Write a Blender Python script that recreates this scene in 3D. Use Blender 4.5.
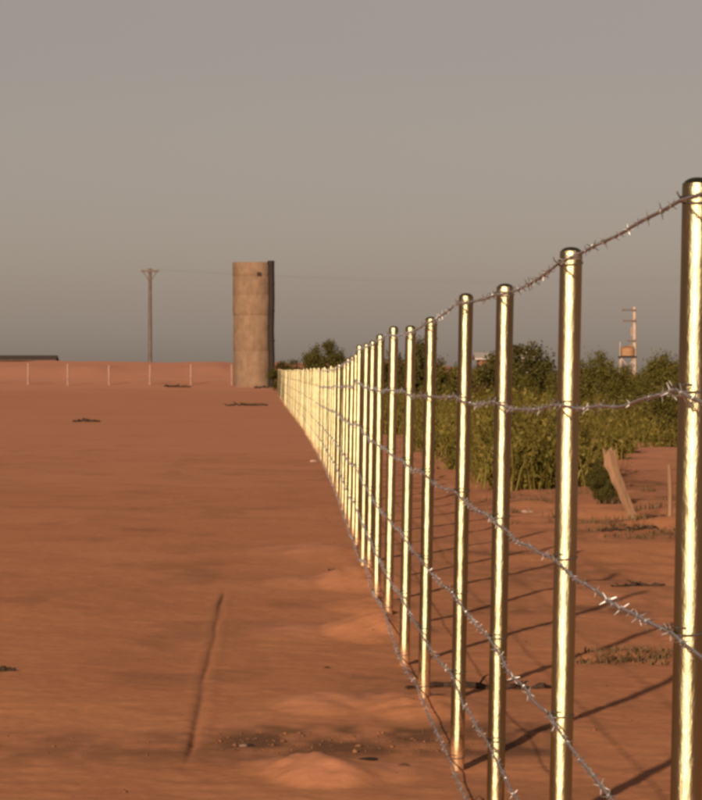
import bpy, math, random
import numpy as np
from mathutils import Vector, Matrix

scene = bpy.context.scene
for o in list(bpy.data.objects):
    bpy.data.objects.remove(o)
R = math.radians
rng = np.random.default_rng(7)
random.seed(7)

# ------------------------------------------------------------------ camera
HC = 1.395            # eye height
F = 3930.0            # focal length in pixels of a 702 px wide picture
VX, VY = 268.0, 373.5
cam_d = bpy.data.cameras.new('camera')
cam = bpy.data.objects.new('camera', cam_d)
scene.collection.objects.link(cam)
cam.location = (0, 0, HC)
cam.rotation_euler = (R(90), 0, 0)
cam_d.sensor_fit = 'HORIZONTAL'
cam_d.sensor_width = 36
cam_d.lens = 36 * F / 702
cam_d.shift_x = (351 - VX) / 702
cam_d.shift_y = -(400 - VY) / 702
cam_d.clip_start = 0.1
cam_d.clip_end = 8000
scene.camera = cam

# ------------------------------------------------------------------ sky, sun, exposure
SUN_EL, SUN_AZ = 14.0, 15.5      # the sun stands behind the camera, a little to the left
world = bpy.data.worlds.new('World')
scene.world = world
world.use_nodes = True
wn = world.node_tree.nodes
wl = world.node_tree.links
wn.clear()
sky = wn.new('ShaderNodeTexSky')
sky.sky_type = 'NISHITA'
sky.sun_disc = False
sky.sun_elevation = R(SUN_EL)
sky.sun_rotation = R(180 + SUN_AZ)
sky.air_density = 0.85
sky.dust_density = 0.85
sky.ozone_density = 1.0
hsv = wn.new('ShaderNodeHueSaturation')
hsv.inputs['Saturation'].default_value = 0.33
tint = wn.new('ShaderNodeMixRGB')
tint.blend_type = 'MULTIPLY'
tint.inputs[0].default_value = 1.0
tint.inputs[2].default_value = (.90, .74, .67, 1)     # dust in the air
bg = wn.new('ShaderNodeBackground')
bg.inputs['Strength'].default_value = 0.05
wo = wn.new('ShaderNodeOutputWorld')
wl.new(sky.outputs[0], hsv.inputs['Color'])
wl.new(hsv.outputs[0], tint.inputs[1])
wl.new(tint.outputs[0], bg.inputs['Color'])
wl.new(bg.outputs[0], wo.inputs['Surface'])

sun_d = bpy.data.lights.new('sun', 'SUN')
sun_d.energy = 5.0
sun_d.angle = R(0.6)
sun_d.color = (1.0, 0.80, 0.58)
sun = bpy.data.objects.new('sun', sun_d)
scene.collection.objects.link(sun)
sd = Vector((math.sin(R(SUN_AZ)) * math.cos(R(SUN_EL)), math.cos(R(SUN_AZ)) * math.cos(R(SUN_EL)), -math.sin(R(SUN_EL))))
sun.rotation_euler = sd.to_track_quat('-Z', 'Y').to_euler()
sun.location = (-20, -60, 30)

vs = scene.view_settings
vs.view_transform = 'Standard'
vs.look = 'None'
vs.gamma = 1
vs.exposure = 0.35
vs.use_curve_mapping = False
scene.render.engine = 'CYCLES'
scene.cycles.use_denoising = True
scene.cycles.pixel_filter_type = 'BLACKMAN_HARRIS'
scene.cycles.filter_width = 3.2
scene.cycles.max_bounces = 6

# ------------------------------------------------------------------ helpers
def tag(o, label=None, cat=None, group=None, kind=None):
    if label: o['label'] = label
    if cat: o['category'] = cat
    if group: o['group'] = group
    if kind: o['kind'] = kind
    return o

def link(o, parent=None):
    scene.collection.objects.link(o)
    if parent is not None:
        o.parent = parent
    return o

def empty(name, loc=(0, 0, 0), rz=0):
    o = bpy.data.objects.new(name, None)
    o.empty_display_size = 0.2
    o.location = loc
    o.rotation_euler = (0, 0, rz)
    return link(o)

def mesh_obj(name, me, parent=None, loc=(0, 0, 0), rot=(0, 0, 0), sc=(1, 1, 1)):
    o = bpy.data.objects.new(name, me)
    o.location = loc; o.rotation_euler = rot; o.scale = sc
    return link(o, parent)

class MB:
    """collects vertices and faces"""
    def __init__(self):
        self.v = []; self.f = []
    def add(self, vs_, fs_):
        n = len(self.v)
        self.v += [tuple(p) for p in vs_]
        self.f += [tuple(i + n for i in f) for f in fs_]
    def box(self, c, s, rot=None):
        pts = []
        for dx in (-.5, .5):
            for dy in (-.5, .5):
                for dz in (-.5, .5):
                    p = Vector((dx * s[0], dy * s[1], dz * s[2]))
                    if rot is not None: p = rot @ p
                    pts.append(p + Vector(c))
        self.add(pts, [(0, 1, 3, 2), (4, 6, 7, 5), (0, 4, 5, 1), (2, 3, 7, 6), (0, 2, 6, 4), (1, 5, 7, 3)])
    def tube(self, pts, rad, n=6, cap=True):
        pts = [Vector(p) for p in pts]
        if not hasattr(rad, '__len__'): rad = [rad] * len(pts)
        vs_, fs_ = [], []
        for i, p in enumerate(pts):
            t = (pts[min(i + 1, len(pts) - 1)] - pts[max(i - 1, 0)])
            t = t.normalized() if t.length > 1e-9 else Vector((0, 0, 1))
            ref = Vector((0, 0, 1)) if abs(t.z) < .9 else Vector((1, 0, 0))
            a = t.cross(ref).normalized(); b = t.cross(a)
            for k in range(n):
                an = 2 * math.pi * k / n
                vs_.append(p + (a * math.cos(an) + b * math.sin(an)) * rad[i])
        for i in range(len(pts) - 1):
            for k in range(n):
                k2 = (k + 1) % n
                fs_.append((i * n + k, i * n + k2, (i + 1) * n + k2, (i + 1) * n + k))
        if cap:
            fs_.append(tuple(range(n - 1, -1, -1)))
            fs_.append(tuple((len(pts) - 1) * n + k for k in range(n)))
        self.add(vs_, fs_)
    def lathe(self, prof, n=24, c=(0, 0, 0)):
        vs_, fs_ = [], []
        for r, z in prof:
            for k in range(n):
                an = 2 * math.pi * k / n
                vs_.append((c[0] + r * math.cos(an), c[1] + r * math.sin(an), c[2] + z))
        for i in range(len(prof) - 1):
            for k in range(n):
                k2 = (k + 1) % n
                fs_.append((i * n + k, i * n + k2, (i + 1) * n + k2, (i + 1) * n + k))
        fs_.append(tuple(range(n - 1, -1, -1)))
        fs_.append(tuple((len(prof) - 1) * n + k for k in range(n)))
        self.add(vs_, fs_)
    def mesh(self, name, mat, smooth=False, fix=True):
        me = bpy.data.meshes.new(name)
        me.from_pydata(self.v, [], self.f)
        if fix:
            import bmesh
            bm = bmesh.new(); bm.from_mesh(me)
            bmesh.ops.recalc_face_normals(bm, faces=bm.faces)
            bm.to_mesh(me); bm.free()
        me.materials.append(mat)
        if smooth:
            me.polygons.foreach_set('use_smooth', np.ones(len(me.polygons), bool))
            me.set_sharp_from_angle(angle=R(48))
        me.update()
        return me
    def build(self, name, mat, parent=None, smooth=False, loc=(0, 0, 0), rot=(0, 0, 0)):
        return mesh_obj(name, self.mesh(name, mat, smooth), parent, loc, rot)

def np_mesh(name, verts, faces, mat, smooth=False):
    """verts (n,3), faces (m,k) with k = 3 or 4, written straight from arrays"""
    me = bpy.data.meshes.new(name)
    k = faces.shape[1]
    me.vertices.add(len(verts)); me.vertices.foreach_set('co', np.ascontiguousarray(verts, np.float32).ravel())
    me.loops.add(faces.size); me.loops.foreach_set('vertex_index', np.ascontiguousarray(faces, np.int32).ravel())
    me.polygons.add(len(faces))
    me.polygons.foreach_set('loop_start', np.arange(0, faces.size, k, dtype=np.int32))
    me.polygons.foreach_set('loop_total', np.full(len(faces), k, np.int32))
    if smooth: me.polygons.foreach_set('use_smooth', np.ones(len(faces), bool))
    me.materials.append(mat)
    me.update(calc_edges=True)
    return me

def smooth01(a, b, x):
    t = np.clip((x - a) / (b - a), 0, 1)
    return t * t * (3 - 2 * t)

def vnoise(x, y, seed=0):
    xi = np.floor(x).astype(np.int64); yi = np.floor(y).astype(np.int64)
    fx = x - xi; fy = y - yi
    fx = fx * fx * (3 - 2 * fx); fy = fy * fy * (3 - 2 * fy)
    def h(a, b):
        n = (a * 374761393 + b * 668265263 + seed * 2147483) & 0x7fffffff
        n = ((n ^ (n >> 13)) * 1274126177) & 0x7fffffff
        n = n ^ (n >> 16)
        return (n & 0xffff) / 32767.5 - 1
    return (h(xi, yi) * (1 - fx) + h(xi + 1, yi) * fx) * (1 - fy) + (h(xi, yi + 1) * (1 - fx) + h(xi + 1, yi + 1) * fx) * fy

def fbm(x, y, seed=0, octaves=3):
    r = 0; a = 1.0
    for i in range(octaves):
        r = r + a * vnoise(x * 2 ** i + 13.7 * i, y * 2 ** i + 7.1 * i, seed + i)
        a *= .5
    return r

# ------------------------------------------------------------------ terrain
PY = [-80, 20, 45, 65, 105, 184, 252, 275, 290, 300, 325, 340, 352, 380, 430, 600, 6000]
PZ = [0, 0, -.05, -.14, -.13, -.08, 0, .15, .42, .62, 1.85, 2.40, 2.5, 1.6, .8, 0, 0]
# spoil heaps and little mounds: x, y, half width x, half width y, height
MOUNDS = [(.21, 13.62, .16, .30, .085), (.07, 13.9, .13, .25, .035), (.48, 13.75, .12, .25, .022), (.23, 16.5, .17, .40, .052), (.45, 16.75, .12, .35, .018),
          (.16, 21.4, .22, .6, .040), (.30, 26.6, .25, .8, .05), (.25, 31.5, .3, 1.0, .04),
          (.60, 21.3, .22, .7, .11), (.66, 26.2, .25, .8, .10), (.66, 16.3, .2, .5, .05), (.62, 23.7, .2, .6, .05), (.70, 31, .4, 1.6, .05),
          (1.85, 19.55, .28, .16, .035), (2.2, 19.3, .3, .2, .05), (1.62, 19.35, .1, .12, .02), (3.2, 34.6, .3, .3, .06), (3.9, 36.5, .5, .5, .09), (2.6, 30, .5, .6, .05),
          (1.0, 15.4, .3, .5, .02), (-.9, 17, .5, .9, .02), (-1.4, 24, .6, 1.5, .03), (2.9, 43, .4, .6, .08), (3.3, 40, .5, .6, .08), (2.4, 47, .5, .7, .06), (4.3, 41, .4, .6, .1)]
RUT_X = -.287

def ground_z(x, y, fine=True):
    x = np.asarray(x, float); y = np.asarray(y, float)
    z = np.interp(y, PY, PZ)
    # smooth the knees of the bank
    z = (z + np.interp(y - 5, PY, PZ) + np.interp(y + 5, PY, PZ)) / 3
    bank = 1 - smooth01(8, 34, x)
    z = np.where(y > 252, z * bank, z)
    far = smooth01(60, 300, y)
    z = z + far * .17 * fbm(x / 5 + 3, y / 14, 5, 3) * smooth01(262, 330, y)
    side = smooth01(1.2, 3.0, x)
    near = 1 - smooth01(150, 260, y)
    z = z + near * (.009 * fbm(x / 1.6, y / 2.6, 11, 3) + side * .035 * fbm(x / .8, y / 1.3, 21, 3))
    z = z + .0030 * (1 - smooth01(40, 90, y)) * fbm(x / .10, y / .14, 31, 3)
    for mx, my, a, b, h in MOUNDS:
        h = h * (.72 if mx < .58 else 1)
        d = ((x - mx) / a) ** 2 + ((y - my) / b) ** 2
        wob = 1 + .22 * vnoise(x / (.35 * a), y / (.35 * b), 41)
        z = z + h * wob * np.clip(1 - d / 2.2, 0, 1) ** 1.5
    # the rut scored into the sand parallel to the fence
    along = smooth01(13.4, 15.0, y) * (1 - smooth01(23.9, 26.5, y))
    ends = np.exp(-((y - 14.7) / .5) ** 2) + np.exp(-((y - 24.2) / .9) ** 2)
    xr = RUT_X + .004 * np.sin(y * 1.3) + .003 * np.sin(y * 3.1)
    prof = np.exp(-((x - xr) / .013) ** 2)
    berm = np.exp(-((x - xr - .045) / .022) ** 2) + np.exp(-((x - xr + .045) / .022) ** 2)
    dep = (.006 + .004 * vnoise(y * 1.1, y * 0, 51) + .008 * ends)
    z = z + along * (-prof * dep + .002 * berm)
    return z

def gz(x, y):
    return float(ground_z(np.array([x]), np.array([y]))[0])

def make_xs():
    xs = list(np.arange(-1.7, -.42, .02)) + list(np.arange(-.42, -.16, .008)) + list(np.arange(-.16, 2.6, .02))
    lo, hi, s = xs[0], xs[-1], .02
    l, r = [], []
    a, st = lo, s
    while a > -4000: st *= 1.032; a -= st; l.append(a)
    a, st = hi, s
    while a < 4000: st *= 1.030; a += st; r.append(a)
    return np.array(l[::-1] + xs + r)

def make_ys():
    ys = [-200, -80, -30, -10, 0, 4, 7, 9, 10.5, 11.5]
    y = 12.0
    while y < 420:
        ys.append(y); y += min(max(.03, y * y / 5480 * .6), 4.0)
    st = 4
    while y < 6000: ys.append(y); st *= 1.25; y += st
    return np.array(ys)

# ------------------------------------------------------------------ materials
def new_mat(name):
    m = bpy.data.materials.new(name); m.use_nodes = True
    nt = m.node_tree
    return m, nt.nodes, nt.links, nt.nodes['Principled BSDF']

def noise_node(n, l, scale, detail=4, rough=.6, coord='Object', stretch=None):
    tc = n.new('ShaderNodeTexCoord')
    nz = n.new('ShaderNodeTexNoise')
    nz.inputs['Scale'].default_value = scale; nz.inputs['Detail'].default_value = detail; nz.inputs['Roughness'].default_value = rough
    src = tc.outputs[coord]
    if stretch:
        mp = n.new('ShaderNodeMapping'); mp.inputs['Scale'].default_value = stretch
        l.new(src, mp.inputs['Vector']); src = mp.outputs[0]
    l.new(src, nz.inputs['Vector'])
    return nz

def ramp_node(n, l, fac, stops):
    r = n.new('ShaderNodeValToRGB')
    e = r.color_ramp.elements
    while len(e) < len(stops): e.new(.5)
    for i, (p, c) in enumerate(stops):
        e[i].position = p; e[i].color = (*c, 1) if len(c) == 3 else c
    l.new(fac, r.inputs['Fac'])
    return r

def simple_mat(name, c1, c2, scale=5, rough=.8, metallic=0.0, bump=.0, bscale=None, stretch=None, spec=.3):
    m, n, l, b = new_mat(name)
    nz = noise_node(n, l, scale, stretch=stretch)
    rp = ramp_node(n, l, nz.outputs['Fac'], [(.35, c1), (.65, c2)])
    l.new(rp.outputs[0], b.inputs['Base Color'])
    b.inputs['Roughness'].default_value = rough
    b.inputs['Metallic'].default_value = metallic
    b.inputs['Specular IOR Level'].default_value = spec
    if bump:
        nb = noise_node(n, l, bscale or scale * 6, stretch=stretch)
        bp = n.new('ShaderNodeBump'); bp.inputs['Strength'].default_value = 1; bp.inputs['Distance'].default_value = bump
        l.new(nb.outputs['Fac'], bp.inputs['Height']); l.new(bp.outputs[0], b.inputs['Normal'])
    return m

def soil_material():
    m, n, l, b = new_mat('red_soil')
    big = noise_node(n, l, .12, 4, .55)
    mid = noise_node(n, l, 1.1, 5, .6, stretch=(1, .55, 1))
    fine = noise_node(n, l, 22, 5, .7)
    r1 = ramp_node(n, l, big.outputs['Fac'], [(.3, (.465, .186, .084)), (.7, (.53, .222, .108))])
    r2 = ramp_node(n, l, mid.outputs['Fac'], [(.3, (.84, .83, .80)), (.5, (1, 1, 1)), (.72, (1.06, 1.06, 1.07))])
    r3 = ramp_node(n, l, fine.outputs['Fac'], [(.3, (.80, .79, .77)), (.7, (1.12, 1.12, 1.12))])
    mu = n.new('ShaderNodeMixRGB'); mu.blend_type = 'MULTIPLY'; mu.inputs[0].default_value = 1
    mu2 = n.new('ShaderNodeMixRGB'); mu2.blend_type = 'MULTIPLY'; mu2.inputs[0].default_value = 1
    l.new(r1.outputs[0], mu.inputs[1]); l.new(r2.outputs[0], mu.inputs[2])
    l.new(mu.outputs[0], mu2.inputs[1]); l.new(r3.outputs[0], mu2.inputs[2])
    at = n.new('ShaderNodeAttribute'); at.attribute_name = 'dark_soil'
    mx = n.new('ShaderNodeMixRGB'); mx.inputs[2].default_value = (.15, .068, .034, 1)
    ap = n.new('ShaderNodeAttribute'); ap.attribute_name = 'pink_soil_haze'
    mp_ = n.new('ShaderNodeMixRGB'); mp_.inputs[2].default_value = (.555, .236, .142, 1)      # pink soil of heaps and bank, with distance haze painted in
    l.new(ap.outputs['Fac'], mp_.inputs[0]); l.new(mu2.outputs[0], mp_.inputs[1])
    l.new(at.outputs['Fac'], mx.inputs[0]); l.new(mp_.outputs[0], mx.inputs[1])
    l.new(mx.outputs[0], b.inputs['Base Color'])
    b.inputs['Roughness'].default_value = .95
    b.inputs['Specular IOR Level'].default_value = .12
    nb = noise_node(n, l, 38, 5, .65)
    bp = n.new('ShaderNodeBump'); bp.inputs['Distance'].default_value = .002; bp.inputs['Strength'].default_value = .7
    l.new(nb.outputs['Fac'], bp.inputs['Height']); l.new(bp.outputs[0], b.inputs['Normal'])
    return m

def post_material(name='galvanised_post', dusty=True):
    m, n, l, b = new_mat(name)
    n.remove(b)
    g = n.new('ShaderNodeBsdfAnisotropic')
    g.distribution = 'BECKMANN'
    oi = n.new('ShaderNodeObjectInfo')
    nz = noise_node(n, l, 14, 5, .6, stretch=(1, 1, .35))
    rp = ramp_node(n, l, nz.outputs['Fac'], [(.3, (.36, .305, .17)), (.7, (.48, .42, .25))])
    hv = n.new('ShaderNodeHueSaturation')
    vr = n.new('ShaderNodeMapRange'); vr.inputs['To Min'].default_value = .82; vr.inputs['To Max'].default_value = 1.12
    l.new(oi.outputs['Random'], vr.inputs['Value']); l.new(vr.outputs[0], hv.inputs['Value']); l.new(rp.outputs[0], hv.inputs['Color'])
    l.new(hv.outputs[0], g.inputs['Color'])
    mr = n.new('ShaderNodeMapRange'); mr.inputs['To Min'].default_value = .38; mr.inputs['To Max'].default_value = .48
    ma = n.new('ShaderNodeMath'); ma.operation = 'MULTIPLY_ADD'; ma.inputs[1].default_value = .06
    l.new(nz.outputs['Fac'], mr.inputs['Value']); l.new(oi.outputs['Random'], ma.inputs[0]); l.new(mr.outputs[0], ma.inputs[2]); l.new(ma.outputs[0], g.inputs['Roughness'])
    nb = noise_node(n, l, 26, 5, .65, stretch=(1, 1, .5))
    bp = n.new('ShaderNodeBump'); bp.inputs['Distance'].default_value = .0042; bp.inputs['Strength'].default_value = .8
    l.new(nb.outputs['Fac'], bp.inputs['Height']); l.new(bp.outputs[0], g.inputs['Normal'])
    # red dust splashed up the foot and caught in patches
    tc = n.new('ShaderNodeTexCoord'); sx = n.new('ShaderNodeSeparateXYZ'); l.new(tc.outputs['Object'], sx.inputs[0])
    zr = n.new('ShaderNodeMapRange'); zr.inputs['From Min'].default_value = .0; zr.inputs['From Max'].default_value = .16; zr.inputs['To Min'].default_value = .36 if dusty else -.06; zr.inputs['To Max'].default_value = -.06
    l.new(sx.outputs['Z'], zr.inputs['Value'])
    nd = noise_node(n, l, 30, 5, .7, stretch=(1, 1, .6))
    ad = n.new('ShaderNodeMath'); ad.operation = 'ADD'; l.new(zr.outputs[0], ad.inputs[0]); l.new(nd.outputs['Fac'], ad.inputs[1])
    dm = n.new('ShaderNodeMapRange'); dm.inputs['From Min'].default_value = .55; dm.inputs['From Max'].default_value = .85; dm.inputs['To Max'].default_value = .8
    l.new(ad.outputs[0], dm.inputs['Value'])
    df = n.new('ShaderNodeBsdfDiffuse'); df.inputs['Color'].default_value = (.33, .15, .075, 1)
    mx = n.new('ShaderNodeMixShader'); l.new(dm.outputs[0], mx.inputs[0]); l.new(g.outputs[0], mx.inputs[1]); l.new(df.outputs[0], mx.inputs[2])
    l.new(mx.outputs[0], n['Material Output'].inputs['Surface'])
    return m

def leaf_material(name, c1, c2, c3):
    m, n, l, b = new_mat(name)
    geo = n.new('ShaderNodeNewGeometry')
    nz = noise_node(n, l, 2.2, 3)
    ad = n.new('ShaderNodeMath'); ad.operation = 'MULTIPLY_ADD'; ad.inputs[1].default_value = .55; 
    l.new(geo.outputs['Random Per Island'], ad.inputs[0])
    sb = n.new('ShaderNodeMath'); sb.operation = 'MULTIPLY'; sb.inputs[1].default_value = .55
    l.new(nz.outputs['Fac'], sb.inputs[0]); l.new(sb.outputs[0], ad.inputs[2])
    rp = ramp_node(n, l, ad.outputs[0], [(.15, c1), (.5, c2), (.85, c3)])
    l.new(rp.outputs[0], b.inputs['Base Color'])
    b.inputs['Roughness'].default_value = .7
    b.inputs['Specular IOR Level'].default_value = .15
    tr = n.new('ShaderNodeBsdfTranslucent'); l.new(rp.outputs[0], tr.inputs['Color'])
    mx = n.new('ShaderNodeMixShader'); mx.inputs[0].default_value = .25
    out = n['Material Output']
    l.new(b.outputs[0], mx.inputs[1]); l.new(tr.outputs[0], mx.inputs[2]); l.new(mx.outputs[0], out.inputs['Surface'])
    return m

M = {}
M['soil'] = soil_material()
M['post'] = post_material()
M['cap'] = post_material('galvanised_cap', False)
M['wire'] = simple_mat('galvanised_wire', (.27, .27, .30), (.40, .40, .43), 40, .45, .55)
M['barb'] = simple_mat('bright_barb_wire', (.34, .32, .32), (.58, .55, .53), 40, .5, 1.0)
M['tie'] = simple_mat('tie_wire', (.10, .08, .07), (.2, .17, .14), 40, .6, .8)
M['concrete'] = simple_mat('weathered_concrete', (.145, .088, .054), (.205, .128, .080), 2.2, .95, 0, .02, 9, (1, 1, .6))
M['concrete_grey'] = simple_mat('pole_concrete', (.085, .064, .055), (.115, .088, .078), 2, .9)
M['concrete_pale'] = simple_mat('pale_concrete', (.32, .235, .175), (.40, .30, .23), 2, .9)
M['iron'] = simple_mat('dark_iron', (.010, .006, .004), (.020, .012, .008), 6, .75, 0, .004)
M['stake'] = simple_mat('limewashed_stake', (.215, .122, .09), (.28, .165, .125), 3, .9, 0, .004)
M['wood'] = simple_mat('dry_wood', (.16, .085, .045), (.25, .14, .078), 9, .85, 0, .006, 30, (1, 1, .15))
M['bark'] = simple_mat('dark_bark', (.018, .010, .006), (.05, .027, .016), 12, .9, 0, .004)
M['stem'] = simple_mat('shrub_stem', (.09, .06, .035), (.16, .11, .065), 10, .9, 0, .003)
M['pale_stone'] = simple_mat('pale_stone', (.32, .20, .15), (.42, .29, .22), 9, .9, 0, .004)
M['clod'] = simple_mat('soil_clod', (.10, .044, .022), (.22, .09, .042), 14, .95, 0, .004)
M['white'] = simple_mat('white_paint', (.34, .29, .26), (.42, .37, .34), 3, .7)
M['brick_paint'] = simple_mat('orange_render', (.22, .095, .055), (.28, .125, .075), 3, .9)
M['roof_dark'] = simple_mat('dark_roof', (.05, .03, .025), (.08, .05, .04), 5, .8)
M['tank'] = simple_mat('ochre_tank', (.22, .115, .055), (.28, .155, .08), 3, .7)
M['glass'] = simple_mat('window_glass', (.02, .022, .025), (.03, .03, .034), 3, .12, 0, 0, None, None, .5)
M['porcelain'] = simple_mat('porcelain', (.22, .13, .09), (.3, .2, .15), 10, .35)
M['leaf_a'] = leaf_material('leaf_olive', (.046, .042, .008), (.092, .078, .014), (.145, .112, .028))
M['leaf_b'] = leaf_material('leaf_dark', (.030, .028, .006), (.062, .054, .011), (.10, .080, .020))
M['weed'] = leaf_material('weed_blades', (.048, .042, .007), (.112, .092, .014), (.21, .150, .042))
M['straw'] = leaf_material('dry_straw', (.07, .04, .018), (.11, .066, .03), (.16, .10, .05))

# ------------------------------------------------------------------ the ground
xs, ys = make_xs(), make_ys()
GX, GY = np.meshgrid(xs, ys)
GZ = ground_z(GX, GY)
nx, ny = len(xs), len(ys)
idx = np.arange(nx * ny).reshape(ny, nx)
quads = np.stack([idx[:-1, :-1], idx[:-1, 1:], idx[1:, 1:], idx[1:, :-1]], -1).reshape(-1, 4)
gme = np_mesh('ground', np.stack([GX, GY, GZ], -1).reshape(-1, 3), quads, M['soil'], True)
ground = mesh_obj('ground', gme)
tag(ground, 'bare red sandy field rising to a low bank at the back', 'ground', kind='structure')
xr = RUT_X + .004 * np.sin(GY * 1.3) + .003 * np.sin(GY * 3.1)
dark_soil = .5 * np.exp(-((GX - xr) / .022) ** 2) * smooth01(13.4, 14.8, GY) * (1 - smooth01(24.2, 26, GY)) * (.5 + .4 * np.exp(-((GY - 14.7) / .6) ** 2) + .5 * np.exp(-((GY - 24) / 1.0) ** 2))  # darker brown soil tone along the rut, strongest at both ends
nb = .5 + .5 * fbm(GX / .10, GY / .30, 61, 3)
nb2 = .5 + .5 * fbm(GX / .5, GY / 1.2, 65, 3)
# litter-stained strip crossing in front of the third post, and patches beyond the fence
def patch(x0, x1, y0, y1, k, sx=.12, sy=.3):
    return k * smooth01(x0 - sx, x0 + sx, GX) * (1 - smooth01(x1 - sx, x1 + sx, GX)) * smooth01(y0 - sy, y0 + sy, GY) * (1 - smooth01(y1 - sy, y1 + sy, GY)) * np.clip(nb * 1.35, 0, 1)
dark_soil = np.maximum(dark_soil, patch(-.2, 1.1, 14.2, 15.5, .95))
dark_soil = np.maximum(dark_soil, patch(-1.3, .3, 14.0, 15.3, .45))
dark_soil = np.maximum(dark_soil, patch(.35, .95, 16.6, 18.4, .33))
dark_soil = np.maximum(dark_soil, patch(1.6, 2.6, 19.0, 19.9, .75))
dark_soil = np.maximum(dark_soil, patch(1.5, 2.6, 26, 29, .4))
dark_soil = np.maximum(dark_soil, patch(2.6, 4.6, 33.4, 36, .55))
dark_soil = np.maximum(dark_soil, patch(3.0, 5.2, 46, 100, .45, .5, 3))
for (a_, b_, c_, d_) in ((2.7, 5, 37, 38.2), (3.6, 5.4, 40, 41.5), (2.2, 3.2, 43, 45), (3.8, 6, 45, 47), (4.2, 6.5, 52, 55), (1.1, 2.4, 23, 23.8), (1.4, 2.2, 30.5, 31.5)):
    dark_soil = np.maximum(dark_soil, patch(a_, b_, c_, d_, .75, .25, .4))
dark_soil = np.maximum(dark_soil, .22 * smooth01(.72, .95, nb2) * (1 - smooth01(60, 120, GY)))
pink = smooth01(255, 310, GY) * (.55 + .45 * fbm(GX / 6, GY / 8, 71, 3)) + .7 * smooth01(24, 95, GY) * (.8 + .25 * fbm(GX / 3, GY / 9, 73, 2))  # pink grows with distance: haze painted into the soil colour
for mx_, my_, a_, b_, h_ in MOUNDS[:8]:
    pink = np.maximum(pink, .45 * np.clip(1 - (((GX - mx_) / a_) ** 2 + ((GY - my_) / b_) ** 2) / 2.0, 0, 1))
at = gme.attributes.new('pink_soil_haze', 'FLOAT', 'POINT')
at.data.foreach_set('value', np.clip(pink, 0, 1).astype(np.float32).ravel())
at = gme.attributes.new('dark_soil', 'FLOAT', 'POINT')
at.data.foreach_set('value', np.clip(dark_soil, 0, 1).astype(np.float32).ravel())

# ------------------------------------------------------------------ barbed wire fence
D = 2.52
Y0 = 6.23
FX_Y = [0, 20, 30, 45, 65, 105, 184, 252]
FX_X = [.672, .672, .715, .83, .95, .97, .775, .64]
TP_Y = [3.7, 6.23, 8.75, 11.3, 13.8, 16.3, 18.8, 21.3, 23.9, 26.4, 28.9, 31.4, 33.9, 36.5, 39, 50, 65, 105, 184, 252]
TP_Z = [.30, .315, .286, .262, .286, .240, .234, .262, .223, .245, .226, .226, .186, .16, .14, .11, .10, .12, .16, .27]
def fence_x(y): return float(np.interp(y, FX_Y, FX_X))
LEAN = R(1.0)
post_y = [Y0 - D + i * D for i in range(101)]
fence = empty('barbed_wire_fence', (fence_x(Y0), Y0, 0))
tag(fence, 'long barbed wire fence of shiny metal posts running away across the red field', 'fence')
fx0, fy0 = fence.location.x, fence.location.y
PR = .0252
def post_mesh(n, seed):
    mb = MB()
    rs = np.random.default_rng(seed)
    prof = [(PR, -.35)]
    for z in np.linspace(-.1, 1.0, 9):
        prof.append((PR * (1 + rs.uniform(-.012, .012)), z))
    mb.lathe(prof, n)
    return mb.mesh('post', M['post'], True)
post_meshes = [post_mesh(20, i) for i in range(5)]
# unit posts: z from -.35 to 1, stretched to their height
mb = MB(); mb.lathe([(PR * 1.008, -.022), (PR * 1.010, -.001), (PR * .97, .004), (PR * .86, .009), (PR * .68, .0125), (PR * .45, .0148), (PR * .2, .0158), (PR * .05, .016)], 20)
cap_me = mb.mesh('cap', M['cap'], True)
mb = MB()
ring = [((PR + .0010) * math.cos(a), (PR + .0010) * math.sin(a), .004 * math.sin(a * 1.0 + .6)) for a in np.linspace(0, 2 * math.pi, 19)]
mb.tube(ring, .0021, 5, False)
ring2 = [((PR + .0026) * math.cos(a), (PR + .0026) * math.sin(a), .0055 + .003 * math.cos(a * 1.0 + 2)) for a in np.linspace(2.2, 4.6, 10)]
mb.tube(ring2, .0016, 5, True)
mb.tube([(-PR - .003, 0, .002), (-PR - .010, -.008, .006), (-PR - .014, -.006, .014)], .0018, 5)
tie_me = mb.mesh('wire_tie', M['tie'], True)

post_info = []
for i, y in enumerate(post_y):
    x = fence_x(y) + (rng.uniform(-.008, .008) if i > 5 else 0)
    if 1 <= i <= 8: x = (.665, .659, .665, .679, .662, .668, .668, .671)[i - 1]
    zt = HC - .014 + float(np.interp(y, TP_Y, TP_Z)) + (rng.uniform(-.02, .02) if y > 22 else 0)
    g = gz(x, y)
    h = zt - g
    lean = LEAN + (rng.uniform(-.5, .5) * R(.5) if i > 7 else R(.12))
    xb = x - math.sin(lean) * h * .5          # x given at mid height
    o = mesh_obj('post', post_meshes[i % 5], fence, (xb - fx0, y - fy0, g), (rng.uniform(-.5, .5) * R(.6), lean, rng.uniform(0, 6.28)), (1, 1, h))
    o.rotation_mode = 'ZYX'
    post_info.append((o, xb, y, g, h, lean))

def wire_heights(g, h, y, i):
    # six strands; the top one just under the post tip
    zt = g + h
    return [zt - .028, HC - .085 + .0 * g, HC - .41, HC - .76, HC - 1.05, g + .05]

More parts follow.
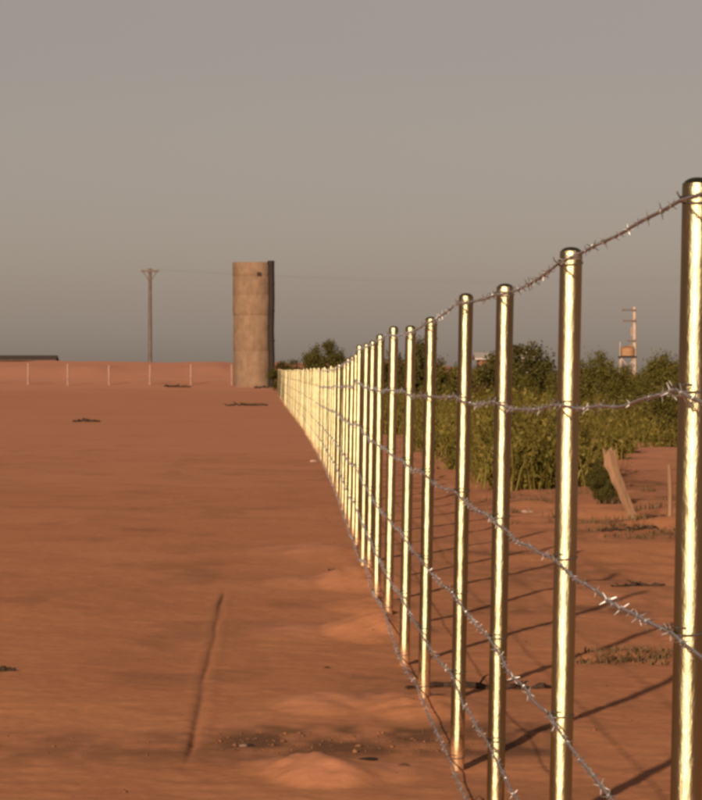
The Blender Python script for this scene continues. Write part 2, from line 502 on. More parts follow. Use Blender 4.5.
strand_h = {}
for i, (o, xb, y, g, h, lean) in enumerate(post_info):
    zt = g + h
    drop = g - 0.0 if y > 30 else 0.0
    zs = [zt - .028, 1.310 + drop, .985 + drop, .635 + drop, .345 + drop * .8, g + .05]
    if i == 1: zs[1] = 1.369
    if i == 2: zs[1] = 1.325
    for k in range(6):
        zz = zs[k] + (rng.uniform(-.008, .008) if i > 2 else 0)
        xx = xb + math.sin(lean) * (zz - g)
        strand_h[(k, i)] = (xx, y, zz)
    # children of the near posts: the cap and the ties
    if y < 48:
        c = mesh_obj('cap', cap_me); c.parent = o
        c.scale = (1, 1, 1 / h); c.location = (0, 0, 1.0 - .006 / h)
        for k in range(6):
            t = mesh_obj('wire_tie', tie_me); t.parent = o
            t.scale = (1, 1, 1 / h); t.location = (0, 0, (strand_h[(k, i)][2] - g) / h)
            t.rotation_euler = (0, 0, -o.rotation_euler.z + rng.uniform(-.4, .4))

def strand_points(k):
    """centre line of a strand on the camera side of the posts"""
    pts = []
    for i in range(len(post_y) - 1):
        a = np.array(strand_h[(k, i)]); b = np.array(strand_h[(k, i + 1)])
        a[0] -= PR + .004; b[0] -= PR + .004
        y = a[1]
        sag = rng.uniform(.006, .022) if k < 5 else .012
        if k == 0 and i == 2: sag = .016
        if k == 0 and i == 1: sag = .006
        ph = rng.uniform(0, 6.28); amp = rng.uniform(.001, .0035)
        if k == 0: amp *= .35; sag *= .5 if i != 2 else 1
        n = 63 if y < 24 else (16 if y < 60 else 5)
        if k == 5 and y > 60: n = 3
        for j in range(n):
            t = j / n
            p = a * (1 - t) + b * t
            p[2] -= sag * 4 * t * (1 - t) * 1.0
            if y < 60:
                env = math.sin(math.pi * t)
                p[2] += env * amp * math.sin(t * 17 + ph)
                p[0] += env * amp * math.sin(t * 13 + 2 * ph)
            pts.append(p)
    return np.array(pts)

def tube_arrays(pts, rad, n=4):
    t = np.gradient(pts, axis=0); t /= np.linalg.norm(t, axis=1)[:, None]
    a = np.cross(t, np.array([0, 0, 1.0])); a /= np.linalg.norm(a, axis=1)[:, None]
    b = np.cross(t, a)
    an = np.arange(n) * 2 * math.pi / n
    v = pts[:, None, :] + rad * (a[:, None, :] * np.cos(an)[None, :, None] + b[:, None, :] * np.sin(an)[None, :, None])
    m = len(pts)
    ii = np.arange(m * n).reshape(m, n)
    f = np.stack([ii[:-1], np.roll(ii[:-1], -1, 1), np.roll(ii[1:], -1, 1), ii[1:]], -1).reshape(-1, 4)
    return v.reshape(-1, 3), f

# one barb: a short coil with four points
mb = MB()
coil = [(.0042 * math.cos(a), -.005 + .010 * a / 12.6, .0042 * math.sin(a)) for a in np.linspace(0, 12.6, 13)]
mb.tube(coil, .0014, 4)
for (sx, sy, sz) in ((.6, -.3, .75), (-.7, .3, -.6), (.65, .35, -.7), (-.55, -.35, .8)):
    d = Vector((sx, sy, sz)).normalized()
    mb.tube([d * .003, d * .010, d * .0165], [.0013, .0012, .0006], 4)
barb_me = mb.mesh('barb', M['barb'])
bv = np.array([v.co[:] for v in barb_me.vertices])
bf_t = []
for p in barb_me.polygons:
    vv = list(p.vertices)
    for q in range(1, len(vv) - 1): bf_t.append((vv[0], vv[q], vv[q + 1]))
bf_t = np.array(bf_t)

def in_view(p):
    px = VX + p[0] * F / p[1]; py = VY - (p[2] - HC) * F / p[1]
    return -5 < px < 707 and -5 < py < 805

barb_list = []
wire_objs = []
off = np.array([fx0, fy0, 0])
for k in range(6):
    pts = strand_points(k)
    near = pts[pts[:, 1] < 24.0]
    farp = pts[pts[:, 1] >= near[-1, 1] - 1e-6]
    V_, F_, base = [], [], 0
    # twisted pair close by
    ln = np.concatenate([[0], np.cumsum(np.linalg.norm(np.diff(near, axis=0), axis=1))])
    ss = np.arange(0, ln[-1], .009)
    cen = np.stack([np.interp(ss, ln, near[:, q]) for q in range(3)], -1)
    for ph in (0, math.pi):
        w = ss / .055 * 2 * math.pi + ph
        c2 = cen + np.stack([np.cos(w), 0 * w, np.sin(w)], -1) * .0021
        v, f = tube_arrays(c2, .0016, 4)
        V_.append(v); F_.append(f + base); base += len(v)
    v, f = tube_arrays(farp, .0030, 4)
    V_.append(v); F_.append(f + base); base += len(v)
    me = np_mesh('barbed_wire', np.concatenate(V_) - off, np.concatenate(F_), M['wire'], True)
    w = mesh_obj('barbed_wire', me, fence)
    wire_objs.append(w)
    # barbs along the strand
    s = .05
    allp = pts[pts[:, 1] < 75]
    la = np.concatenate([[0], np.cumsum(np.linalg.norm(np.diff(allp, axis=0), axis=1))])
    while s < la[-1]:
        p = np.array([np.interp(s, la, allp[:, q]) for q in range(3)])
        if rng.random() < .93 and in_view(p):
            barb_list.append((p[1], k, p))
        s += rng.uniform(.12, .24)
barb_list.sort(key=lambda b: b[0])
rest = {k: [] for k in range(6)}
for q, (yy, k, p) in enumerate(barb_list):
    ang = rng.uniform(0, 6.28); sc = rng.uniform(.6, 1.1)
    if q < 295:
        mesh_obj('barb', barb_me, wire_objs[k], tuple(p - off), (0, ang, rng.uniform(-.3, .3)), (sc, sc, sc))
    else:
        c, s_ = math.cos(ang), math.sin(ang)
        rot = np.array([[c, 0, s_], [0, 1, 0], [-s_, 0, c]])
        rest[k].append(bv @ rot.T * sc + (p - off))
for k in range(6):
    if rest[k]:
        n = len(rest[k])
        v = np.concatenate(rest[k])
        f = np.concatenate([bf_t + len(bv) * q for q in range(n)])
        o = mesh_obj('far_barbs', np_mesh('far_barbs', v, f, M['wire']), wire_objs[k])
        o['kind'] = 'stuff'

# ------------------------------------------------------------------ water tower
TY = 290.0
S = F / TY
tx = (252.5 - VX) / S
tz = gz(tx, TY)
ttop = HC + (VY - 262.5) / S
tower = empty('water_tower', (tx, TY, tz))
tag(tower, 'tall tan concrete cylinder tower with a dark vertical tube at the fence end', 'tower')
TH = ttop - tz
# cast sections, from the foot to the rim: lower edge and upper edge in picture rows, radius
for i, (b0, b1, r) in enumerate([(386, 351, 1.405), (351, 315, 1.41), (315, 295, 1.455), (295, 276, 1.455), (276, 262.5, 1.475)]):
    z0 = HC + (VY - b0) / S - tz; z1 = HC + (VY - b1) / S - tz
    if i == 0: z0 = -.6
    if i == 4: z1 = TH
    mb = MB()
    e = .02
    prof = [(r - .014, z0), (r - .010, z0 + .008), (r, z0 + e)]
    prof += [(r + random.uniform(-.006, .006), z0 + (z1 - z0) * t) for t in (.3, .6)]
    prof += [(r, z1 - e), (r - .010, z1 - .008), (r - .014, z1)]
    if i == 4: prof += [(r - .16, z1 + .001), (r - .18, z1 - .3)]
    mb.lathe(prof, 48)
    mb.build('ring', M['concrete'], tower, True)
mb = MB()
px_ = (271.2 - VX) / S - tx; py_ = -1.05
ptop = TH + .06
mb.tube([(px_, py_, -.5), (px_ + .03, py_, 2), (px_ - .02, py_, 4.2), (px_ + .03, py_, 6.5), (px_, py_, ptop - .25)], .235, 14)
edge_tube = mb.build('dark_tube', M['iron'], tower, True)  # dark tube standing for the tower's dark right edge
for z in (1.2, 3.4, 5.6, 7.6):
    mb = MB(); mb.lathe([(.236, -.07), (.255, -.06), (.255, .06), (.236, .07)], 16, (px_ + .01, py_, z)); mb.build('tube_ring', M['iron'], edge_tube)
mb = MB(); mb.lathe([(.24, -.30), (.26, -.2), (.265, 0), (.2, .04)], 16, (px_ - .02, py_, ptop)); mb.build('tube_top', M['iron'], edge_tube)
mb = MB(); mb.box(((259 - VX) / S - tx, -1.475, HC + (VY - 274.5) / S - tz), (.28, .08, .26)); mb.build('outlet', M['iron'], tower)

# ------------------------------------------------------------------ stake fence across the back
SY = 296.0
SS = F / SY
sf = empty('stake_fence', ((68 - VX) / SS, SY, gz((68 - VX) / SS, SY)))
tag(sf, 'row of short pale stakes with thin wire across the back of the field', 'fence')
prev = None
wire_rows = [[], [], []]
for px in (-54, -13, 28, 68, 109, 150, 191, 232):
    x = (px - VX) / SS; yy = SY + random.uniform(-.3, .3)
    g = gz(x, yy)
    hgt = 1.55 + random.uniform(-.08, .08)
    mb = MB(); r = .095
    lx = random.uniform(-.03, .03)
    mb.tube([(0, 0, -.3), (lx * .3, 0, hgt * .5), (lx, 0, hgt - .03), (lx, 0, hgt)], [r, r * .97, r * .9, r * .6], 9)
    mb.build('stake', M['stake'], sf, True, loc=(x - sf.location.x, yy - sf.location.y, g - sf.location.z))
    for q in range(3): wire_rows[q].append((x - sf.location.x, yy - sf.location.y - .1, g - sf.location.z + .4 + .45 * q))
for q in range(3):
    mb = MB(); mb.tube(wire_rows[q], .004, 4); mb.build('wire', M['wire'], sf)

# ------------------------------------------------------------------ utility poles
def utility_pole(px, Y, top_py, base_r, top_r, name_label, mat, arms, rz=0.0):
    s = F / Y
    x = (px - VX) / s
    g = gz(x, Y)
    h = HC + (VY - top_py) / s - g
    e = empty('utility_pole', (x, Y, g), rz)
    tag(e, name_label, 'pole')
    mb = MB(); mb.tube([(0, 0, -1), (0, 0, h * .5), (0, 0, h)], [base_r, (base_r + top_r) / 2, top_r], 12)
    mb.build('shaft', mat, e, True)
    for (dz, xc, L) in arms:
        a = MB(); a.box((xc, -top_r - .09, h - dz), (L, .18, .17))
        arm = a.build('crossarm', M['concrete_grey'], e)
        for t in (-.45, -.15, .15, .45):
            b = MB(); b.lathe([(.035, .066), (.06, .09), (.035, .13), (.06, .16), (.03, .2)], 8, (xc + t * L, -top_r - .06, h - dz))
            b.build('insulator', M['porcelain'], arm, True)
    return e, x, g, h
lp, lx_, lg, lh = utility_pole(150, 345, 268.5, .19, .145, 'lone grey utility pole with a crossarm behind the stakes', M['concrete_grey'], [(.25, 0, 1.55)])
for sgn in (-1, 1):
    mb = MB(); mb.tube([(sgn * .6, -.20, lh - .30), (sgn * .1, -.19, lh - 1.05)], .045, 6); mb.build('brace', M['concrete_grey'], lp)
rp_, rx_, rg, rh_ = utility_pole(634.5, 400, 307, .22, .17, 'pale utility pole with two crossarms rising behind the right-hand trees', M['concrete_pale'], [(.32, -.55, 1.45), (1.42, -.55, 1.25), (3.45, -.35, .8)])
mb = MB(); mb.box((-.42, -.35, rh_ - 4.3), (.5, .45, .8)); mb.build('transformer', M['tank'], rp_)
mb = MB(); mb.box((-.35, -.3, rh_ - 2.5), (.12, .12, .9)); mb.build('fuse_holder', M['porcelain'], rp_)
# conductors from the left pole to a pole out of the picture
cond = empty('power_line', (lx_, 345, lg))
tag(cond, 'faint thin overhead wires crossing the sky beside the fence tops', 'power line')
for q, t in enumerate((-.45, .15, .45)):
    mb = MB(); pts = []
    a = Vector((lx_ + t * 1.55, 345 - .2, lg + lh - .05)); b = Vector((52, 300, 9.2 + .3 * q))
    for j in range(25):
        u = j / 24
        p = a.lerp(b, u); p.z -= 1.1 * 4 * u * (1 - u)
        pts.append(p - Vector(cond.location))
    mb.tube(pts, .0020, 4); mb.build('conductor', M['iron'], cond)

# raised tank beside the right pole
Y = 392.0; s = F / Y
x = (627.5 - VX) / s; g = gz(x, Y)
tk = empty('raised_tank', (x, Y, g))
tag(tk, 'small ochre tank on a braced stand beside the pale utility pole', 'tank')
zp = HC + (VY - 357) / s - g; zt_ = HC + (VY - 347.5) / s - g
mb = MB(); mb.lathe([(.66, zp + .09), (.74, zp + .12), (.74, zt_ - .1), (.62, zt_), (.2, zt_ + .16)], 18); mb.build('tank_body', M['tank'], tk, True)
mb = MB(); mb.box((0, 0, zp), (1.75, 1.5, .18)); mb.build('platform', M['iron'], tk)
mb = MB(); mb.tube([(-.80, -.72, zp + .09), (-.80, -.72, zp + 1.5)], .05, 6); mb.build('vent_pipe', M['concrete_pale'], tk)
for sx in (-1, 1):
    for sy in (-1, 1):
        mb = MB(); mb.tube([(sx * .8, sy * .65, -.3), (sx * .68, sy * .6, zp)], .085, 6); mb.build('leg', M['concrete_pale'], tk)
for sgn in (-1, 1):
    mb = MB(); mb.tube([(sgn * .76, -.70, zp - 1.9), (-sgn * .68, -.66, zp - .1)], .05, 5); mb.build('brace', M['concrete_pale'], tk)

# ------------------------------------------------------------------ far buildings
def house(px0, px1, Y, eave_py, ridge_py, depth, label, wall, roof, win=2):
    s = F / Y
    x0, x1 = (px0 - VX) / s, (px1 - VX) / s
    xc, w = (x0 + x1) / 2, x1 - x0
    g = gz(xc, Y + depth / 2)
    he = HC + (VY - eave_py) / s - g; hr = HC + (VY - ridge_py) / s - g
    e = empty('house', (xc, Y, g)); tag(e, label, 'building')
    mb = MB()
    mb.add([(-w / 2, 0, -.5), (w / 2, 0, -.5), (w / 2, depth, -.5), (-w / 2, depth, -.5), (-w / 2, 0, he), (w / 2, 0, he), (w / 2, depth, he), (-w / 2, depth, he),
            (-w / 2, depth / 2, hr - .05), (w / 2, depth / 2, hr - .05)],
           [(0, 1, 5, 4), (2, 3, 7, 6), (1, 2, 6, 9, 5), (3, 0, 4, 8, 7), (4, 5, 9, 8), (6, 7, 8, 9)])
    mb.build('wall', wall, e)
    mb = MB(); ov = .35; th = .12
    sl = (hr - he) / (depth / 2)
    for sgn in (0, 1):
        ye = -ov if sgn == 0 else depth + ov
        ze = he - ov * sl
        a = [(-w / 2 - ov, ye, ze + .02), (w / 2 + ov, ye, ze + .02), (w / 2 + ov, depth / 2, hr + .02), (-w / 2 - ov, depth / 2, hr + .02)]
        b = [(p[0], p[1], p[2] + th) for p in a]
        mb.add(a + b, [(0, 1, 2, 3), (4, 5, 6, 7), (0, 1, 5, 4), (1, 2, 6, 5), (2, 3, 7, 6), (3, 0, 4, 7)])
    mb.build('roof', roof, e)
    for i in range(win):
        xw = -w / 2 + w * (i + .5) / win
        mb = MB(); mb.box((xw, -.02, he - 1.0), (.9, .06, .9)); wo_ = mb.build('window', M['white'], e)
        mb = MB(); mb.box((xw, -.055, he - 1.0), (.74, .03, .74)); mb.build('pane', M['glass'], wo_)
    return e
house(-62, 53, 415, 360.5, 356.5, 5, 'low building whose dark roof shows over the bank at the left edge', M['brick_paint'], M['roof_dark'])
house(479, 495, 330, 359, 354, 4, 'small orange house with a pale roof left of the dark tree', M['brick_paint'], M['white'], 1)
house(520, 534, 345, 353, 348.5, 4, 'pale-roofed house showing just above the crown of the dark tree', M['white'], M['white'], 1)
house(550, 558, 300, 381, 376.5, 4, 'little white hut glimpsed right of the dark tree', M['white'], M['white'], 1)

# ------------------------------------------------------------------ vegetation
def leaf_cloud(seed, n_leaf, leaf, clumps, rx, rz, flat=.85):
    """leaf-sized folded faces gathered in clumps through the crown's volume; unit crown: half width rx, height rz"""
    rs = np.random.default_rng(seed)
    cs = []
    while len(cs) < clumps:
        p = rs.uniform(-1, 1, 3)
        r = np.linalg.norm(p)
        if r > 1 or r < .35: continue
        lob = .86 + .30 * vnoise(np.array([math.atan2(p[1], p[0]) * 1.7 + 9]), np.array([p[2] * 2.3 + 4]), seed)[0]
        if r > lob + .15: continue
        cs.append(p)
    cs = np.array(cs)
    which = rs.integers(0, clumps, n_leaf)
    crad = rs.uniform(.12, .24, clumps)
    c = cs[which] + rs.normal(0, 1, (n_leaf, 3)) * crad[which][:, None] * .55
    c = c * np.array([rx, rx, rz * .52]) + np.array([0, 0, rz * .52])
    c[:, 2] = np.maximum(c[:, 2], .02)
    d = rs.normal(0, 1, (n_leaf, 3)); d[:, 2] -= .2; d /= np.linalg.norm(d, axis=1)[:, None]
    u = np.cross(d, rs.normal(0, 1, (n_leaf, 3))); u /= np.linalg.norm(u, axis=1)[:, None]
    nn = np.cross(d, u)
    L = leaf * rs.uniform(.6, 1.35, n_leaf)[:, None]
    W = L * .45
    v = np.stack([c - d * L * .5, c + u * W * .5 + nn * L * .06, c + d * L * .5 - nn * L * .08, c - u * W * .5 + nn * L * .06], 1).reshape(-1, 3)
    f = np.arange(n_leaf * 4).reshape(-1, 4)
    return v, f, cs * np.array([rx, rx, rz * .52]) + np.array([0, 0, rz * .52])

crown_vars = []
for i in range(6):
    mat = M['leaf_a'] if i % 2 == 0 else M['leaf_b']
    v, f, cs = leaf_cloud(100 + i, 17000, .085, 120, 1.0, 2.0)
    cm = np_mesh('crown', v, f, mat)
    mb = MB()
    rs = random.Random(200 + i)
    for q in range(rs.randint(3, 5)):
        a = rs.uniform(0, 6.28)
        tgt = cs[rs.randrange(len(cs))]
        p0 = Vector((.06 * math.cos(a), .06 * math.sin(a), -.15))
        p3 = Vector(tgt)
        mid = p0.lerp(p3, .5) + Vector((rs.uniform(-.12, .12), rs.uniform(-.12, .12), .12))
        mb.tube([p0, p0.lerp(mid, .5), mid, p3], [.055, .04, .028, .01], 6)
        for w in range(3):
            t2 = Vector(cs[rs.randrange(len(cs))])
            if (t2 - mid).length < 1.1: mb.tube([mid, mid.lerp(t2, .5) + Vector((0, 0, .05)), t2], [.02, .013, .006], 5)
    crown_vars.append((cm, mb.mesh('trunk', M['stem'], True)))

def shrub(px0, px1, top_py, Y, label, var, name='shrub', group='shrubs beyond the fence', sink=0.0):
    s = F / Y
    xc = ((px0 + px1) / 2 - VX) / s; w = (px1 - px0) / s
    g = gz(xc, Y)
    h = HC + (VY - top_py) / s - g
    e = empty(name, (xc, Y, g), random.uniform(0, 6.28))
    tag(e, label, 'tree' if name.endswith('tree') else 'shrub', group)
    cm, tm = crown_vars[var]
    sc = (w / 2 / .92, w / 2 / .92 * random.uniform(.9, 1.2), h / 1.98)
    mesh_obj('trunk', tm, e, sc=sc)
    mesh_obj('crown', cm, e, sc=sc)
    return e
SH = [
 (474, 560, 351, 112, 'dark round-topped tree between the third and second posts from the right', 1, 'small_tree'),
 (568, 622, 360, 118, 'olive bush left of the braced tank stand, right of the second post', 0, 'shrub'),
 (610, 652, 370, 120, 'low bush right below the ochre tank and pale pole', 4, 'shrub'),
 (636, 700, 357, 108, 'rounded olive bush touching the rightmost post, right of the utility pole', 2, 'shrub'),
 (545, 590, 372, 104, 'low olive bush directly behind the second post from the right', 4, 'shrub'),
 (428, 482, 368, 100, 'low bush in the gap left of the dark round-topped tree', 2, 'shrub'),
 (404, 452, 345, 128, 'tall dark bush seen through the posts left of the fourth post', 3, 'small_tree'),
 (360, 412, 356, 140, 'dark bush behind the tight run of middle posts', 5, 'shrub'),
 (303, 347, 346, 195, 'dark bush poking above the far posts right of the tower', 1, 'small_tree'),
 (272, 308, 363, 262, 'low dark bush at the foot of the tower beside the last posts', 3, 'shrub'),
 (588, 618, 462, 43.5, 'small dark shrub on the soil beside the leaning stake', 5, 'shrub'),
 (494, 540, 377, 88, 'bush in the hedge below the dark round-topped tree', 0, 'shrub'),
 (600, 660, 381, 96, 'low bush at the hedge foot behind the leaning stake', 4, 'shrub'),
 (652, 704, 384, 93, 'low bush at the hedge foot against the rightmost post', 0, 'shrub'),
 (690, 760, 356, 115, 'bush past the rightmost post at the picture edge', 2, 'shrub'),
 (330, 372, 362, 175, 'bush half hidden behind the bright middle posts', 0, 'shrub'),
]
for a in SH: shrub(*a)

# tall weeds: blades and narrow leaves, one mass nobody could count
def weeds(spots, seed, blade_h, n_bl, mat, name, spread=.35, width=.014, leafy=.9):
    rs = np.random.default_rng(seed)
    V_, F_ = [], []
    base = 0
    for (x, y, k) in spots:
        n = int(n_bl * k)
        bx = x + rs.normal(0, spread * .5, n); by = y + rs.normal(0, spread * .6, n)
        bz = ground_z(bx, by)
        hh = blade_h * k * rs.uniform(.25, 1.15, n)
        lean = rs.normal(0, .34, (n, 2))
        a = rs.uniform(0, 6.28, n)
        wx = np.cos(a) * width * rs.uniform(.6, 1.6, n); wy = np.sin(a) * width * rs.uniform(.6, 1.6, n)
        p0 = np.stack([bx - wx, by - wy, bz - .02], -1); p1 = np.stack([bx + wx, by + wy, bz - .02], -1)
        m0 = np.stack([bx - wx + lean[:, 0] * hh * .35, by - wy + lean[:, 1] * hh * .35, bz + hh * .55], -1)
        m1 = np.stack([bx + wx + lean[:, 0] * hh * .35, by + wy + lean[:, 1] * hh * .35, bz + hh * .55], -1)
        t = np.stack([bx + lean[:, 0] * hh * 1.1, by + lean[:, 1] * hh * 1.1, bz + hh], -1)
        v = np.stack([p0, p1, m1, m0, t], 1).reshape(-1, 3)
        q = np.arange(n)[:, None] * 5
        f = np.concatenate([q + np.array([0, 1, 2]), q + np.array([0, 2, 3]), q + np.array([3, 2, 4])])
        V_.append(v); F_.append(f + base); base += len(v)
        # side leaves
        nl = int(n * leafy)
        pick = rs.integers(0, n, nl); tt = rs.uniform(.2, 1, nl)
        c = np.stack([bx[pick] + lean[pick, 0] * hh[pick] * tt, by[pick] + lean[pick, 1] * hh[pick] * tt, bz[pick] + hh[pick] * tt], -1)
        d = rs.normal(0, 1, (nl, 3)); d /= np.linalg.norm(d, axis=1)[:, None]
        u = np.cross(d, rs.normal(0, 1, (nl, 3))); u /= np.linalg.norm(u, axis=1)[:, None]
        L = (.022 + rs.exponential(.026, nl).clip(0, .085))[:, None] * min(1, blade_h * 1.6)
        v = np.stack([c, c + d * L * .5 + u * L * .3, c + d * L, c + d * L * .5 - u * L * .3], 1).reshape(-1, 3)
        q = np.arange(nl)[:, None] * 4
        f = np.concatenate([q + np.array([0, 1, 2]), q + np.array([0, 2, 3])])
        V_.append(v); F_.append(f + base); base += len(v)
    o = mesh_obj(name, np_mesh(name, np.concatenate(V_), np.concatenate(F_), mat))
    return o
spots = []
for i in range(112):
    y = random.uniform(47, 104)
    x0 = 3.25 + .25 * math.sin(y * .7); x1 = min(.0825 * y - .25, 3.3 + .9 + (y - 44) * .06)
    if x1 <= x0: continue
    x = random.uniform(x0, x1)
    edge = min(1, (x1 - x) / .5 + .35)
    clump = float(fbm(np.array([x / .9]), np.array([y / 3.5]), 83, 2)[0])
    k = .72 + .55 * clump + random.uniform(-.12, .12)
    if k < .28 or clump < -.12: continue
    spots.append((x, y, min(k, 1.25) * (.55 + .45 * edge)))
for i in range(80):
    y = random.uniform(90, 118); x = random.uniform(3.6, 13.5)
    spots.append((x, y, random.uniform(.35, 1.0)))
for i in range(40):
    y = random.uniform(100, 200); x = random.uniform(2.2, 4.5)
    spots.append((x, y, random.uniform(.7, 1.2)))
for (px, py, k) in ((642, 437, .5), (661, 441, .45), (622, 446, .4), (690, 436, .45), (604, 452, .6), (612, 431, .7)):     # outlying tufts
    s_ = (py - VY) / HC
    spots.append(((px - VX) / s_, F / s_, k))
w = weeds(spots, 5, .95, 230, M['weed'], 'weeds', .40, .008, 8.0)
tag(w, 'tall olive weeds growing in a strip beyond the fence', 'weeds', kind='stuff')
sp2 = []
for i in range(34):
    sp2.append((random.uniform(1.5, 2.3), random.uniform(19.0, 19.7), random.uniform(.25, .8)))
for i in range(40):
    sp2.append((random.uniform(2.9, 4.2), random.uniform(33.5, 37), random.uniform(.5, 1.2)))
for i in range(45):
    sp2.append((random.uniform(2.4, 5.0), random.uniform(37, 48), random.uniform(.6, 1.6)))
w = weeds(sp2, 9, .06, 22, M['straw'], 'dry_grass', .12, .004)
tag(w, 'short dry grass on the soil beyond the fence', 'grass', kind='stuff')

# ------------------------------------------------------------------ leaning stake and thin stake beyond the fence
def px_ground(px, py):
    """point of the level ground seen at a pixel"""
    s_ = (py - VY) / HC
    return (px - VX) / s_, F / s_
x, y = px_ground(634, 520)
g = gz(x, y); s = F / y
mb = MB()
top = Vector(((609 - 634) / s, .06, (520 - 447) / s))
rs_ = random.Random(4)
prof = [0, .1, .2, .32, .44, .56, .68, .8, .9, 1.0]
rad = [.040, .043, .041, .049, .050, .058, .056, .066, .064, .060]
nst = 11
ridge = [rs_.uniform(.72, 1.22) for _ in range(nst)]
vs_, fs_ = [], []
for a_, t in enumerate(prof):
    cpt = top * t + Vector((.012 * math.sin(t * 7) + rs_.uniform(-.004, .004), 0, -.06 if t == 0 else 0))
    for q in range(nst):
        an = 2 * math.pi * q / nst
        r_ = rad[a_] * ridge[q] * rs_.uniform(.92, 1.08)
        zz = rs_.uniform(-.045, .05) if t == 1.0 else 0
        vs_.append(cpt + Vector((r_ * math.cos(an), r_ * .8 * math.sin(an), zz)))
    if a_:
        for q in range(nst):
            q2 = (q + 1) % nst
            fs_.append(((a_ - 1) * nst + q, (a_ - 1) * nst + q2, a_ * nst + q2, a_ * nst + q))
vs_.append(top + Vector((0, 0, -.03)))
for q in range(nst): fs_.append(((len(prof) - 1) * nst + q, (len(prof) - 1) * nst + (q + 1) % nst, len(vs_) - 1))
mb.add(vs_, fs_)
o = mb.build('leaning_stake', M['wood'], None, False, (x, y, g))
tag(o, 'stout pale wooden stake leaning left out of the soil right of the second post', 'stake')
x, y = px_ground(669.5, 514); g = gz(x, y); s = F / y
mb = MB(); mb.tube([(0, 0, -.1), (.006, 0, .3), (-.004, 0, 55 / s - .02), (-.004, 0, 55 / s)], [.024, .023, .021, .012], 8)
o = mb.build('thin_stake', M['wood'], None, True, (x, y, g))
tag(o, 'thin upright weathered stake just left of the rightmost post', 'stake')

# ------------------------------------------------------------------ branches and stones
def branch(p, length, r, rz, label, seed, name='fallen_branch', lift=.5, twigs=7):
    rs = random.Random(seed)
    e_pts, rad = [], []
    n = 15
    cx, cy = p
    for j in range(n):
        t = j / (n - 1) - .5
        lx = t * length; ly = .10 * length * math.sin(t * 7 + seed) + rs.uniform(-.05, .05) * length
        wx = cx + lx * math.cos(rz) - ly * math.sin(rz); wy = cy + lx * math.sin(rz) + ly * math.cos(rz)
        e_pts.append(Vector((wx, wy, gz(wx, wy) + r * (lift + rs.uniform(-.6, .9)))))
        rad.append(r * (.55 + .6 * (1 - abs(t * 1.7) ** 2)) * rs.uniform(.45, 1.25))
    mb = MB(); mb.tube([q - Vector((cx, cy, 0)) for q in e_pts], rad, 7)
    for k in range(twigs):
        b0 = e_pts[rs.randrange(2, n - 2)] - Vector((cx, cy, 0))
        d = Vector((rs.uniform(-1, 1), rs.uniform(-1, 1), rs.uniform(.0, .35))).normalized() * length * rs.uniform(.08, .2)
        mb.tube([b0, b0 + d * .6 + Vector((0, 0, .01)), b0 + d], [r * .45, r * .32, r * .12], 5)
    o = mb.build(name, M['bark'], None, True, (cx, cy, 0))
    tag(o, label, 'branch')
    return o
x, y = px_ground(478, 689); branch((x, y), .66, .0135, .12, 'crooked dark branch lying on the soil behind the third and fourth posts', 3, twigs=10)
x, y = px_ground(632, 533); branch((x, y), .52, .017, .05, 'short dark branch lying below the leaning stake', 5)
x, y = px_ground(346, 568); branch((x, y), .26, .012, -.2, 'thin dark twig on the sand left of the middle posts', 6, 'fallen_twig', .5, 1)
x, y = px_ground(5, 673); branch((x, y), .10, .014, .1, 'stub of dark wood on the sand at the left picture edge', 7, 'fallen_twig', .5, 1)
x, y = px_ground(246, 404); branch((x, y), 2.0, .055, .1, 'long dark branch lying on the field in front of the tower', 8, lift=.8)
x, y = px_ground(86, 418); branch((x, y), .9, .05, .3, 'dark broken branch lying on the far left field', 9, lift=.8)
x = (177 - VX) / (F / 288); branch((x, 288), 2.1, .085, -.35, 'dark curved branch on the bank in front of the pale stakes', 10, lift=.9)
x = (262 - VX) / (F / 284); branch((x, 284), 1.1, .07, .1, 'short dark branch lying at the foot of the tower', 12, lift=.9)
x, y = px_ground(17, 386); 
x, y = px_ground(637, 586); branch((x, y), .35, .012, .15, 'thin dark stick on the soil left of the rightmost post', 13)

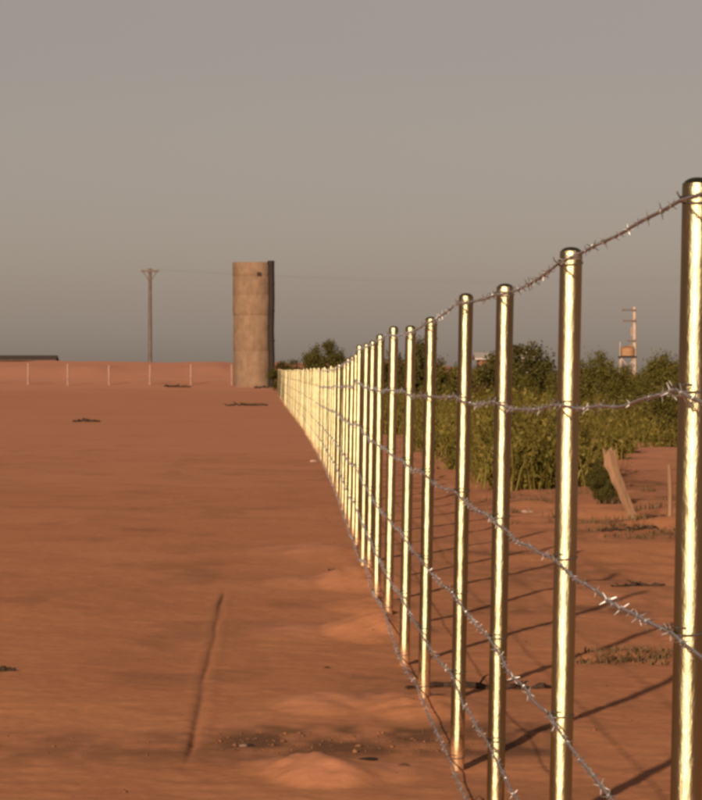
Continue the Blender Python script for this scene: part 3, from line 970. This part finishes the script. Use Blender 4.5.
def stone_mesh(seed, mat):
    rs = np.random.default_rng(seed)
    mb = MB()
    prof = [(.3, -.35), (.75, -.2), (1.0, .1), (.85, .4), (.5, .6), (.15, .68)]
    mb.lathe(prof, 9)
    mb.v = [tuple(np.array(v) * (1 + .22 * rs.uniform(-1, 1))) for v in mb.v]
    return mb.mesh('stone', mat)
def stone(px, py, wpx, label, seed, mat, squash=.7, off_y=0):
    x, y = px_ground(px, py); s_ = F / y
    r = wpx / s_ / 2
    o = mesh_obj('stone', stone_mesh(seed, mat), None, (x, y, gz(x, y)), (0, 0, seed), (r, r, r * squash))
    tag(o, label, 'stone')
stone(243, 748, 9, 'small pale stone on the dark litter left of the nearest sand heap', 1, M['pale_stone'])
stone(250, 748, 9, 'dark clod beside the small pale stone near the sand heap', 2, M['bark'])
stone(369, 761, 20, 'flat dark clod on the right shoulder of the nearest sand heap', 3, M['bark'], .3)
stone(404, 770, 11, 'small brown clod right of the nearest sand heap', 4, M['clod'], .5)
stone(327, 668, 7, 'tiny dark clod on the sand above the second heap', 5, M['bark'], .5)
stone(313, 454, 7, 'pale stone at the foot of the far bright posts', 6, M['pale_stone'], .8)
stone(526, 507, 17, 'pale rough stone on the soil between the third and second posts', 7, M['pale_stone'], .35)
stone(657, 506, 12, 'pale flat stone right of the leaning stake', 8, M['pale_stone'], .3)
stone(505, 468, 10, 'reddish clod in front of the tall weeds behind the third post', 9, M['clod'], .7)

# crumbs of soil and litter scattered over the field: one mass
rs = np.random.default_rng(77)
N = 2750
cy = np.concatenate([12.5 + rs.exponential(9, 1100), rs.uniform(14.3, 15.2, 350), rs.uniform(18.9, 19.8, 300), rs.uniform(25, 60, 1000)])
cx = np.concatenate([rs.uniform(-1.3, 2.6, 1100), rs.uniform(-.2, .85, 350), rs.uniform(1.5, 2.4, 300), rs.uniform(1.2, 5.5, 1000)])
keep = (rs.random(N) < np.where(cx > .55, .8, .12)) | ((cy > 14.2) & (cy < 15.2))
cx, cy = cx[keep], cy[keep]
cz = ground_z(cx, cy)
size = .002 + rs.exponential(.0022, len(cx)) + .0045 * smooth01(22, 40, cy)
size = np.minimum(size, .02)
oct_ = np.array([(1, 0, 0), (0, 1, 0), (-1, 0, 0), (0, -1, 0), (0, 0, .8), (0, 0, -.5)], float)
of = np.array([(0, 1, 4), (1, 2, 4), (2, 3, 4), (3, 0, 4), (1, 0, 5), (2, 1, 5), (3, 2, 5), (0, 3, 5)])
v = oct_[None] * size[:, None, None] * rs.uniform(.55, 1.35, (len(cx), 6, 1)) + np.stack([cx, cy, cz + size * .15], -1)[:, None, :]
f = (of[None] + (np.arange(len(cx)) * 6)[:, None, None]).reshape(-1, 3)
o = mesh_obj('soil_crumbs', np_mesh('soil_crumbs', v.reshape(-1, 3), f, M['clod']))
tag(o, 'loose crumbs of red soil scattered over the field', 'soil', kind='stuff')
